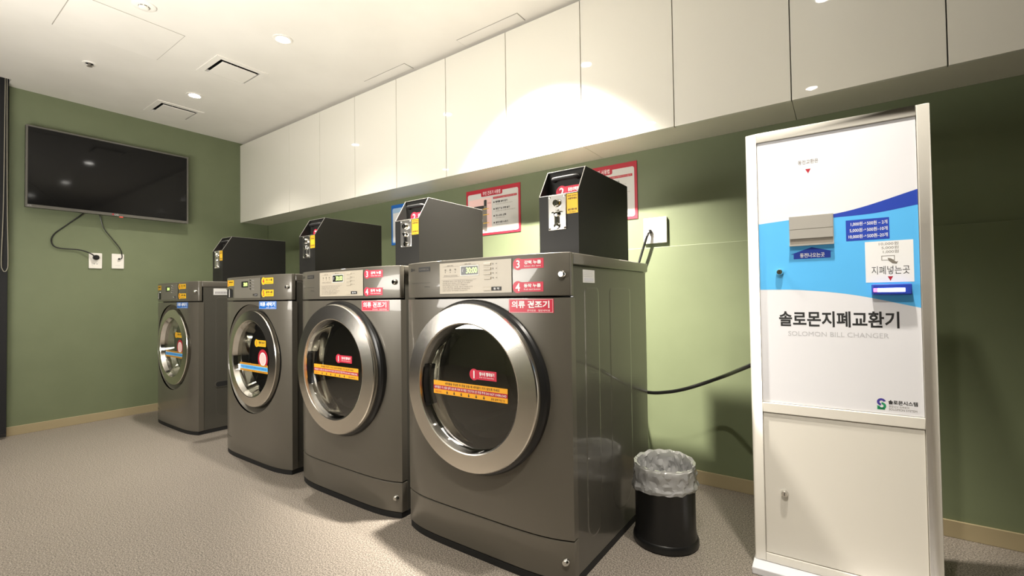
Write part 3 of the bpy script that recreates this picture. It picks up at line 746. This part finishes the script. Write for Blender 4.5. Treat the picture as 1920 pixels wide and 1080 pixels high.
def hatch(x0, x1, y0, y1, label):
    t = thing('access_panel', label, 'access panel', ((x0 + x1) / 2, (y0 + y1) / 2, H))
    a, c = (x1 - x0) / 2, (y1 - y0) / 2
    b = MB(); b.box(-a - 0.003, a + 0.003, -c - 0.003, c + 0.003, -0.0012, -0.0002, 'trimgrey'); b.build('seam', t, smooth=False)
    b = MB(); b.box(-a, a, -c, c, -0.003, -0.0013, 'ceiling'); b.build('cover', t, smooth=False)
hatch(1.195, 1.620, -1.725, -1.270, 'large square ceiling access panel near the smoke detector')
hatch(1.962, 2.358, -0.335, -0.262, 'slim ceiling access strip above the cabinets, the farther one')
hatch(2.800, 3.218, -0.332, -0.260, 'slim ceiling access strip above the cabinets, the nearer one')

t = thing('smoke_detector', 'small round white smoke detector on the ceiling at the top edge', 'smoke detector', (1.767, -1.495, H))
b = MB(); b.lathe([(0.050, 0), (0.050, -0.004), (0.046, -0.006), (0.034, -0.007)], 'ceiling', seg=40); b.disc(0.034, -0.007, 'ceiling', flip=True); b.build('base', t, ang=0.6)
b = MB(); b.lathe([(0.022, -0.007), (0.022, -0.012), (0.018, -0.018), (0.010, -0.020), (0.0001, -0.020)], 'plate', seg=32); o = b.build('sensor_head', t, ang=0.6)
for k in range(8):
    a = k * PI / 4; b = MB(); b.box(-0.006, 0.006, -0.0012, 0.0012, -0.004, 0.0, 'inkg'); s = b.build('vent_slot', o, smooth=False); s.location = (0.0215 * math.cos(a), 0.0215 * math.sin(a), -0.0075); s.rotation_euler = (0, 0, a + PI / 2)
t = thing('sprinkler_head', 'small recessed sprinkler head with dark centre on the ceiling', 'sprinkler', (0.818, -1.497, H))
b = MB(); b.lathe([(0.036, -0.0004), (0.034, -0.004), (0.022, -0.005), (0.020, -0.001)], 'ceiling', seg=32); b.build('cover_ring', t)
b = MB(); b.disc(0.020, -0.0015, 'blackm', flip=True); b.lathe([(0.007, -0.001), (0.009, -0.012), (0.006, -0.018)], 'inkg', seg=16); b.disc(0.014, -0.019, 'inkg', seg=20, flip=True); b.build('nozzle', t, smooth=False)

# ------------------------------------------------------------------ television
t = thing('television', 'black flat-screen television mounted on the green end wall', 'television', (0.0, -1.187, 1.822))
HWt, HHt = 0.478, 0.281
b = MB(); b.box(0.045, 0.078, -HWt, HWt, -HHt, HHt, 'tvb'); b.build('housing', t, bevel=0.004)
b = MB(); b.box(0.0, 0.046, -0.16, 0.16, -0.12, 0.12, 'blackm'); b.build('wall_mount', t, smooth=False)
b = MB(); X = 0.0802
b.add([(X, -HWt + 0.012, -HHt + 0.022), (X, HWt - 0.012, -HHt + 0.022), (X, HWt - 0.012, HHt - 0.012), (X, -HWt + 0.012, HHt - 0.012)], [(0, 1, 2, 3)], 'tv')
b.build('screen', t, smooth=False)
b = MB()
for (y0, y1, z0, z1) in ((-HWt, HWt, -HHt, -HHt + 0.020), (-HWt, HWt, HHt - 0.010, HHt), (-HWt, -HWt + 0.010, -HHt + 0.020, HHt - 0.010), (HWt - 0.010, HWt, -HHt + 0.020, HHt - 0.010)):
    b.box(0.0785, 0.083, y0, y1, z0, z1, 'tvlip')
b.build('bezel', t, smooth=False)
mpx = lambda u, v, l: (0.0832 + l, u, v)
b = MB(); b.text(mpx, 'LG', -0.006, 0.016, -0.276, -0.264, 'pale', 0.0006, 0.01); b.circ(mpx, -0.016, -0.270, 0.006, 'redp', 0.0006, 18)
b.text(mpx, 'LG TV', -HWt + 0.010, -HWt + 0.030, -0.275, -0.266, 'pale', 0.0006, 0.01); b.build('badge', t, smooth=False)
b = MB(); b.box(0.072, 0.083, 0.022, 0.045, -0.288, -0.281, 'redlamp'); b.build('standby_light', t, bevel=0.001)

# sockets and leads below it
t = thing('wall_socket', 'white wall socket with a black plug, left one of the pair below the television', 'socket', (0.0, -1.286, 1.199))
b = MB(); b.box(0.0, 0.009, -0.038, 0.038, -0.058, 0.058, 'plate'); b.build('face_plate', t, bevel=0.003)
b = MB(); b.lathe([(0.019, 0.0095), (0.019, 0.004), (0.0001, 0.004)], 'platein', c=(0, 0, -0.024), axis='x', seg=28)
b.lathe([(0.0195, 0.0092), (0.0225, 0.0102), (0.0235, 0.0092)], 'plate', c=(0, 0, -0.024), axis='x', seg=28); sk = b.build('socket_well', t)
for dy in (-0.008, 0.008):
    b = MB(); b.disc(0.0028, 0.0098, 'blackm', c=(0, dy, -0.024), axis='x', seg=12); b.build('pin_hole', sk, smooth=False)
t = thing('aerial_outlet', 'white aerial outlet plate, right one of the pair below the television', 'outlet', (0.0, -1.1545, 1.202))
b = MB(); b.box(0.0, 0.009, -0.0375, 0.0375, -0.057, 0.057, 'plate'); b.build('face_plate', t, bevel=0.003)
b = MB(); b.lathe([(0.006, 0.008), (0.006, 0.014), (0.004, 0.014)], 'steel', c=(0, 0.004, 0.018), axis='x', seg=16); b.build('connector', t)
b = MB(); b.rect(lambda u, v, l: (0.009 + l, u, v), -0.016, 0.012, -0.034, -0.032, 'pale'); b.build('legend', t, smooth=False)

t = thing('power_lead', 'looping black power lead from the television to the left socket', 'cable', (0.0, -1.286, 1.223))
o = Vector((0.0, -1.286, 1.223))
def loc_tube(parent, o, pts, r, m_, name, sub=8):
    b = MB(); b.tube([tuple(Vector(p) - o) for p in pts], r, m_, seg=8, sub=sub); return b.build(name, parent)
loc_tube(t, o, [(0.035, -1.345, 1.565), (0.022, -1.371, 1.531), (0.012, -1.448, 1.447), (0.010, -1.512, 1.375), (0.010, -1.524, 1.318), (0.010, -1.492, 1.280), (0.014, -1.376, 1.273), (0.024, -1.318, 1.250), (0.030, -1.300, 1.232)], 0.0042, 'blackpl', 'lead')
b = MB(); b.lathe([(0.0001, 0.036), (0.012, 0.036), (0.018, 0.030), (0.019, 0.012), (0.017, 0.0092)], 'blackpl', axis='x', seg=24); b.build('plug', t)
t = thing('aerial_lead', 'thin black aerial lead from the television to the right outlet', 'cable', (0.0, -1.15, 1.22))
o = Vector((0.0, -1.15, 1.22))
loc_tube(t, o, [(0.035, -1.285, 1.565), (0.022, -1.266, 1.537), (0.012, -1.240, 1.448), (0.010, -1.190, 1.372), (0.010, -1.143, 1.301), (0.014, -1.131, 1.245), (0.020, -1.136, 1.224), (0.018, -1.1505, 1.220)], 0.003, 'blackpl', 'lead')
b = MB(); b.lathe([(0.0001, 0.022), (0.007, 0.021), (0.007, 0.0142)], 'blackpl', c=(0, 0.0, 0), axis='x', seg=14); b.build('plug', t)

# ------------------------------------------------------------------ posters
def poster(x0, z0, label, edge, paper, bar, machine):
    Wp, Hp = 0.428, 0.297
    b = MB(); mp = lambda u, v, l: (u - Wp / 2, -0.004 - l, v)
    r = 0.008
    def rr(a, c, d, e, q): 
        pts = []
        for (cx, cy, s0) in ((c - q, e - q, 0), (a + q, e - q, PI / 2), (a + q, d + q, PI), (c - q, d + q, 1.5 * PI)):
            for i in range(5):
                an = s0 + PI / 2 * i / 4; pts.append((cx + q * math.cos(an), cy + q * math.sin(an)))
        return pts
    b.box(-Wp / 2, Wp / 2, -0.004, 0.0, 0, Hp, edge)
    b.poly(mp, rr(0.014, Wp - 0.014, 0.014, Hp - 0.026, 0.012), paper, 0.0006)
    b.poly(mp, rr(0.125, 0.295, Hp - 0.050, Hp - 0.010, 0.009), edge, 0.0012)
    b.text(mp, '무인 건조기 사용법' if machine == 'd' else '무인 세탁기 사용법', 0.140, 0.280, Hp - 0.043, Hp - 0.019, 'white', 0.0018, 0.01)
    b.rect(mp, 0.222, Wp - 0.024, 0.222, 0.235, bar, 0.0012); b.text(mp, '이용하시기 전에 사용 방법을 꼭 확인하여 주시기 바랍니다', 0.228, Wp - 0.030, 0.2255, 0.2315, 'pink', 0.0018, 0.0)
    b.rect(mp, 0.022, 0.210, 0.024, 0.236, 'pink' if machine == 'd' else 'white', 0.0010)
    # small drawing of a machine and its coin box
    b.rect(mp, 0.080, 0.150, 0.036, 0.180, 'inkg', 0.0016); b.circ(mp, 0.110, 0.095, 0.028, 'pale', 0.0020); b.circ(mp, 0.110, 0.095, 0.020, 'ink', 0.0024)
    b.rect(mp, 0.065, 0.160, 0.172, 0.190, 'ink', 0.0020); b.rect(mp, 0.148, 0.172, 0.026, 0.222, 'inkg', 0.0022); b.rect(mp, 0.152, 0.168, 0.185, 0.225, 'ink', 0.0026)
    for v in (0.075, 0.128, 0.165): b.rect(mp, 0.142, 0.190, v, v + 0.004, 'yellow', 0.0030)
    b.text(mp, '동전함', 0.178, 0.204, 0.196, 0.206, 'redp', 0.0016, 0.0)
    st = ['빨래를 넣어 닫기', '동전 또는 지폐 넣기', '코스 온도 선택', '동작 버튼 누르기']
    for i, s_ in enumerate(st):
        v = 0.196 - i * 0.043
        b.circ(mp, 0.229, v + 0.005, 0.005, 'ink', 0.0014, 14)
        b.text(mp, s_, 0.241, 0.241 + [0.092, 0.108, 0.080, 0.094][i], v - 0.001, v + 0.012, 'ink', 0.0014, 0.03)
        b.text(mp, '세탁물을 넣은 후 문을 꼭 닫아 주십시오', 0.241, 0.241 + [0.130, 0.150, 0.070, 0.095][i], v - 0.0125, v - 0.0065, 'inkg', 0.0014, 0.0)
    b.text(mp, '※ 기타 문의사항은 관리자에게 연락하여 주시기 바랍니다', 0.225, 0.390, 0.026, 0.032, 'inkg', 0.0014, 0.0)
    o = b.build('instruction_poster', smooth=False); o.location = (x0 + Wp / 2, -0.0003, z0)
    tag(o, label, 'poster', 'laminated instruction posters on the green wall')
poster(2.571, 1.278, 'red-bordered instruction poster between the two nearest coin boxes', 'redp', 'paper', 'redp', 'd')
poster(3.294, 1.276, 'red-bordered instruction poster partly hidden behind the nearest coin box', 'redp', 'paper', 'redp', 'd')
poster(1.828, 1.283, 'blue-bordered instruction poster almost hidden behind a coin box', 'blue', 'paperb', 'blue', 'w')

# ------------------------------------------------------------------ outlet and cable by the changer
t = thing('wall_outlet_box', 'square cream outlet plate on the wall behind the nearest dryer', 'outlet', (3.812, 0.0, 1.204))
b = MB(); b.box(-0.058, 0.058, -0.016, -0.0, -0.064, 0.064, 'plate'); b.build('face_plate', t, bevel=0.003)
t = thing('dryer_lead', 'short black lead running from the cream outlet plate down behind the nearest dryer', 'cable', (3.79, -0.02, 1.2))
o = Vector((3.79, -0.02, 1.2))
b = MB(); b.lathe([(0.010, 0.003), (0.010, -0.008), (0.006, -0.013), (0.0001, -0.013)], 'blackpl', axis='y', seg=16); b.build('plug', t)
loc_tube(t, o, [(3.790, -0.032, 1.200), (3.781, -0.040, 1.175), (3.766, -0.042, 1.132), (3.742, -0.040, 1.062), (3.715, -0.035, 0.98), (3.68, -0.035, 0.85), (3.66, -0.06, 0.72), (3.66, -0.20, 0.62), (3.66, -0.357, 0.60)], 0.006, 'blackpl', 'lead')
t = thing('changer_lead', 'black power cable sagging between the nearest dryer and the bill changer', 'cable', (4.05, -0.30, 0.5))
o = Vector((4.05, -0.30, 0.5))
loc_tube(t, o, [(3.70, -0.28, 0.47), (3.854, -0.30, 0.459), (3.940, -0.30, 0.468), (4.030, -0.30, 0.494), (4.155, -0.30, 0.549), (4.262, -0.44, 0.613), (4.301, -0.48, 0.636)], 0.0075, 'blackpl', 'lead')

# ------------------------------------------------------------------ bill changer
CY, CA = -0.600, 0.029
ch = thing('bill_changer', 'tall white bill changing machine with blue printed front, right of the waste bin', 'bill changer', (4.310 + 0.229 * math.cos(CA), CY + 0.229 * math.sin(CA), 0), CA)
OX = -0.229
DP = 0.165
b = MB()   # outer case with raised frame around two recesses
W0, W1, Z0, Z1 = OX, OX + 0.458, 0.0225, 1.404
b.box(W0, W1, 0.012, DP, Z0, Z1, 'chframe'); b.build('case', ch, bevel=0.006, seg=3)
b = MB(); u0, u1 = OX + 0.031, OX + 0.429
for (a, c, d, e) in ((W0, u0, Z0, Z1), (u1, W1, Z0, Z1), (u0, u1, 1.3745, Z1), (u0, u1, 0.500, 0.532), (u0, u1, Z0, 0.050)):
    b.box(a, c, 0.0, 0.0125, d, e, 'chframe')
b.build('front_frame', ch, smooth=True, bevel=0.0025)
b = MB(); b.box(W0 - 0.004, W1 + 0.004, -0.055, DP, 0.0, 0.022, 'chwhite'); b.build('plinth', ch, bevel=0.003)
b = MB(); b.box(u0 + 0.002, u1 - 0.002, 0.004, 0.0118, 0.052, 0.498, 'chframe'); ld_ = b.build('lower_door', ch, bevel=0.001)
def keylock(x, y, z, parent):
    b = MB(); b.lathe([(0.0001, -0.014), (0.0075, -0.014), (0.0095, -0.011), (0.0105, 0.001)], 'bright', c=(x, y, z), axis='y', seg=24); o = b.build('lock', parent)
    b = MB(); b.box(x - 0.001, x + 0.001, y - 0.0146, y - 0.0136, z - 0.005, z + 0.005, 'blackm'); b.build('keyhole', parent, smooth=False)
keylock(OX + 0.087, 0.004, 0.251, ld_)
YP = 0.005
mp = lambda u, v, l: (OX + u, YP - l * 0.3, v)
b = MB(); b.box(u0 + 0.0015, u1 - 0.0015, YP, 0.0118, 0.5335, 1.373, 'chwhite')
US = [0.0326 + (0.4274 - 0.0326) * i / 40 for i in range(41)]
def interp(pts):
    def f(u):
        # smooth Lagrange-free: monotone cubic through points by Catmull-Rom
        for i in range(len(pts) - 1):
            if u <= pts[i + 1][0] or i == len(pts) - 2:
                p0 = pts[max(i - 1, 0)]; p1 = pts[i]; p2 = pts[i + 1]; p3 = pts[min(i + 2, len(pts) - 1)]
                t = (u - p1[0]) / (p2[0] - p1[0]); m1 = (p2[1] - p0[1]) / (p2[0] - p0[0]) * (p2[0] - p1[0]); m2 = (p3[1] - p1[1]) / (p3[0] - p1[0]) * (p2[0] - p1[0])
                return (2 * t ** 3 - 3 * t * t + 1) * p1[1] + (t ** 3 - 2 * t * t + t) * m1 + (-2 * t ** 3 + 3 * t * t) * p2[1] + (t ** 3 - t * t) * m2
    return f
top = interp([(0.03, 1.108), (0.12, 1.114), (0.231, 1.120), (0.307, 1.134), (0.43, 1.170)])
mid = interp([(0.225, 1.109), (0.332, 1.112), (0.43, 1.126)])
low = interp([(0.03, 0.895), (0.143, 0.892), (0.276, 0.875), (0.43, 0.836)])
b.strip(mp, US, low, top, 'sky', 0.0005)
UN = [0.205 + (0.4274 - 0.205) * i / 24 for i in range(25)]
b.strip(mp, UN, lambda u: min(mid(max(u, 0.225)), top(u)) if u > 0.205 else top(u), top, 'navy', 0.0009)
b.text(mp, '동전교환은', 0.146, 0.199, 1.284, 1.297, 'inkg', 0.0009, 0.0); b.poly(mp, [(0.165, 1.268), (0.172, 1.254), (0.179, 1.268)], 'redp', 0.0009)
b.text(mp, '솔로몬지폐교환기', 0.084, 0.380, 0.778, 0.826, 'ink', 0.0009, 0.025)
b.text(mp, 'SOLOMON BILL CHANGER', 0.108, 0.356, 0.749, 0.763, 'pale', 0.0009, 0.0)
# maker's mark low on the right: two interlocked arcs and a name
def arc(cu, cv, r0, r1, a0, a1, m_):
    n = 14; pts = [(cu + r1 * math.cos(a0 + (a1 - a0) * i / n), cv + r1 * math.sin(a0 + (a1 - a0) * i / n)) for i in range(n + 1)]
    pin = [(cu + r0 * math.cos(a0 + (a1 - a0) * i / n), cv + r0 * math.sin(a0 + (a1 - a0) * i / n)) for i in range(n + 1)]
    b.add([mp(u, v, 0.0009) for u, v in pts + pin], [(i, i + 1, n + 2 + i, n + 1 + i) for i in range(n)], m_)
arc(0.3345, 0.5655, 0.0045, 0.0105, 0.3, PI * 1.45, 'violet_ink'); arc(0.3345, 0.5545, 0.0045, 0.0105, -PI, PI * 0.5, 'green_ink')
b.rect(mp, 0.3245, 0.342, 0.5440, 0.5500, 'green_ink', 0.0009)
b.text(mp, '솔로몬시스템', 0.350, 0.414, 0.561, 0.573, 'ink', 0.0009, 0.03); b.text(mp, '종합상담 전화문의', 0.351, 0.395, 0.552, 0.558, 'inkg', 0.0009, 0.0); b.text(mp, 'SOLOMON SYSTEM', 0.351, 0.412, 0.544, 0.550, 'inkg', 0.0009, 0.0)
pn = b.build('printed_panel', ch, smooth=False)
# coin tray
b = MB(); xa, xb, za, zb_ = OX + 0.120, OX + 0.231, 1.035, 1.1205
b.box(xa - 0.002, xb + 0.002, 0.0015, 0.0045, za - 0.003, zb_ + 0.002, 'tray')
b.box(xa, xb, -0.001, 0.0016, 1.082, zb_, 'tray'); b.box(xa, xb, -0.002, 0.0016, 1.052, 1.080, 'tray')
b.box(xa, xb, 0.0008, 0.0016, za, 1.052, 'inkg'); b.box(xa - 0.002, xb + 0.002, -0.010, 0.002, za - 0.006, za - 0.001, 'tray')
b.build('coin_tray', ch, smooth=False)
b = MB(); b.rect(mp, 0.263, 0.364, 1.035, 1.097, 'navy', 0.0014)
for i, s_ in enumerate(['1,000원→500원 – 2개', '5,000원→500원–10개', '10,000원→500원–20개']):
    v = 1.080 - i * 0.0185; b.text(mp, s_, 0.269 + (0.006 if i == 0 else 0.003 if i == 1 else 0), 0.360, v - 0.002, v + 0.0105, 'white', 0.0019, 0.01)
b.build('rate_label', ch, smooth=False)
b = MB(); b.poly(mp, [(0.128, 0.989), (0.224, 0.989), (0.224, 1.008), (0.232, 1.008), (0.176, 1.024), (0.120, 1.004), (0.128, 1.004)], 'navy', 0.0014)
b.text(mp, '동전나오는곳', 0.145, 0.209, 0.9925, 1.0065, 'white', 0.0019, 0.025); b.build('arrow_label', ch, smooth=False)
b = MB(); b.rect(mp, 0.307, 0.415, 0.910, 1.029, 'white', 0.0014)
for i, (s_, a) in enumerate((('10,000원', 0.339), ('5,000원', 0.345), ('1,000원', 0.348))): b.text(mp, s_, a, 0.383, 1.016 - i * 0.0115, 1.0255 - i * 0.0115, 'inkg', 0.0019, 0.0)
for (c0, c1, c2, c3) in ((0.344, 0.374, 0.985, 0.9865), (0.344, 0.374, 0.973, 0.9745), (0.344, 0.3455, 0.973, 0.9865), (0.3725, 0.374, 0.973, 0.9865)): b.rect(mp, c0, c1, c2, c3, 'inkg', 0.0019)
b.poly(mp, [(0.358, 0.980), (0.366, 0.978), (0.377, 0.968), (0.381, 0.970), (0.378, 0.962), (0.368, 0.964), (0.360, 0.972)], 'inkg', 0.0021)
b.text(mp, '지폐넣는곳', 0.321, 0.406, 0.933, 0.957, 'ink', 0.0019, 0.0); b.poly(mp, [(0.357, 0.927), (0.369, 0.927), (0.363, 0.914)], 'redp', 0.0019)
b.build('instruction_label', ch, smooth=False)
b = MB(); b.box(OX + 0.319, OX + 0.407, -0.020, 0.005, 0.874, 0.9045, 'navy'); bs = b.build('bill_acceptor', ch, bevel=0.003)
b = MB(); b.box(OX + 0.331, OX + 0.392, -0.0225, -0.0195, 0.882, 0.893, 'led'); b.build('acceptor_light', bs, bevel=0.001)
b = MB(); b.box(OX + 0.322, OX + 0.331, -0.0225, -0.0195, 0.882, 0.893, 'ledr'); b.build('acceptor_light_end', bs, bevel=0.001)
keylock(OX + 0.089, YP, 0.950, pn)

# ------------------------------------------------------------------ waste bin and liner
BX, BY = 4.022, -0.605
t = thing('waste_bin', 'round black waste bin on the floor between dryer and bill changer', 'bin', (BX, BY, 0))
b = MB(); b.lathe([(0.1075, 0.030), (0.105, 0.045), (0.1035, 0.06), (0.103, 0.25), (0.1045, 0.262), (0.1035, 0.268), (0.100, 0.268), (0.099, 0.26), (0.098, 0.02), (0.0001, 0.018)], 'binm', seg=64); b.build('body', t, ang=0.7)
b = MB(); b.lathe([(0.0001, 0.0), (0.108, 0.0), (0.1125, 0.004), (0.1135, 0.012), (0.1120, 0.022), (0.1085, 0.029), (0.104, 0.033)], 'binm', seg=64); b.build('base_ring', t, ang=0.7)
from mathutils import noise as NZ
bag = MB(); SEG = 84
key = [(0.1120, 0.192), (0.1130, 0.204), (0.1090, 0.220), (0.1070, 0.240), (0.1075, 0.260), (0.1065, 0.274), (0.1010, 0.281), (0.0960, 0.272), (0.0945, 0.250), (0.0920, 0.225), (0.088, 0.200), (0.078, 0.180), (0.062, 0.172), (0.045, 0.180), (0.028, 0.190), (0.012, 0.194), (0.0001, 0.195)]
prof = []
for j in range(len(key) - 1):
    for k in range(2):
        t_ = k / 2; prof.append((key[j][0] + (key[j + 1][0] - key[j][0]) * t_, key[j][1] + (key[j + 1][1] - key[j][1]) * t_, j + t_))
prof.append(key[-1] + (len(key) - 1,))
vs_ = []
for (r, z, jj) in prof:
    for i in range(SEG):
        a = 2 * PI * i / SEG; c, s_ = math.cos(a), math.sin(a)
        n = 1.2 * NZ.noise(Vector((c * 5, s_ * 5, z * 40))) + 0.6 * abs(NZ.noise(Vector((c * 13, s_ * 13, z * 60 + 5)))) + 0.35 * NZ.noise(Vector((c * 28, s_ * 28, z * 90 + 9)))
        n2 = NZ.noise(Vector((c * 5 + 3, s_ * 5, jj * 0.8)))
        if jj <= 6: rr_ = max(r + 0.0045 * n, 0.1058); zz = (0.010 * math.sin(a + 2.2) + 0.006 * n2) * max(0, 1 - jj / 3) + max(0, jj - 4) * 0.5 * (0.007 * n2 + 0.010 * max(0, s_))
        elif jj < 10.01: rr_ = min(r + 0.009 * n * min(1, jj - 6), 0.0968); zz = (0.007 * n2 + 0.010 * max(0, s_)) * max(0, 1 - (jj - 6) / 3) + 0.004 * n
        else:
            rr_ = max(min(r, 0.0962), 0.0001)
            q = Vector((r * c * 60, r * s_ * 60, 1.0)); zz = 0.016 * NZ.noise(q * 0.7) + 0.012 * abs(NZ.noise(q * 1.6)) - 0.004 if r > 0.001 else 0
        if 6 < jj: zz += random.uniform(-0.003, 0.003)
        vs_.append((rr_ * c, rr_ * s_, z + zz))
fs = []
for j in range(len(prof) - 1):
    for i in range(SEG):
        q = (j * SEG + i, j * SEG + (i + 1) % SEG, (j + 1) * SEG + (i + 1) % SEG, (j + 1) * SEG + i)
        if random.random() < 0.5: fs += [(q[0], q[1], q[2]), (q[0], q[2], q[3])]
        else: fs += [(q[0], q[1], q[3]), (q[1], q[2], q[3])]
bag.add(vs_, fs, 'bag')
o = bag.build('bin_liner', ang=0.28); o.location = (BX, BY, 0)
tag(o, 'crinkled clear plastic liner folded over the rim of the black bin', 'bin liner')
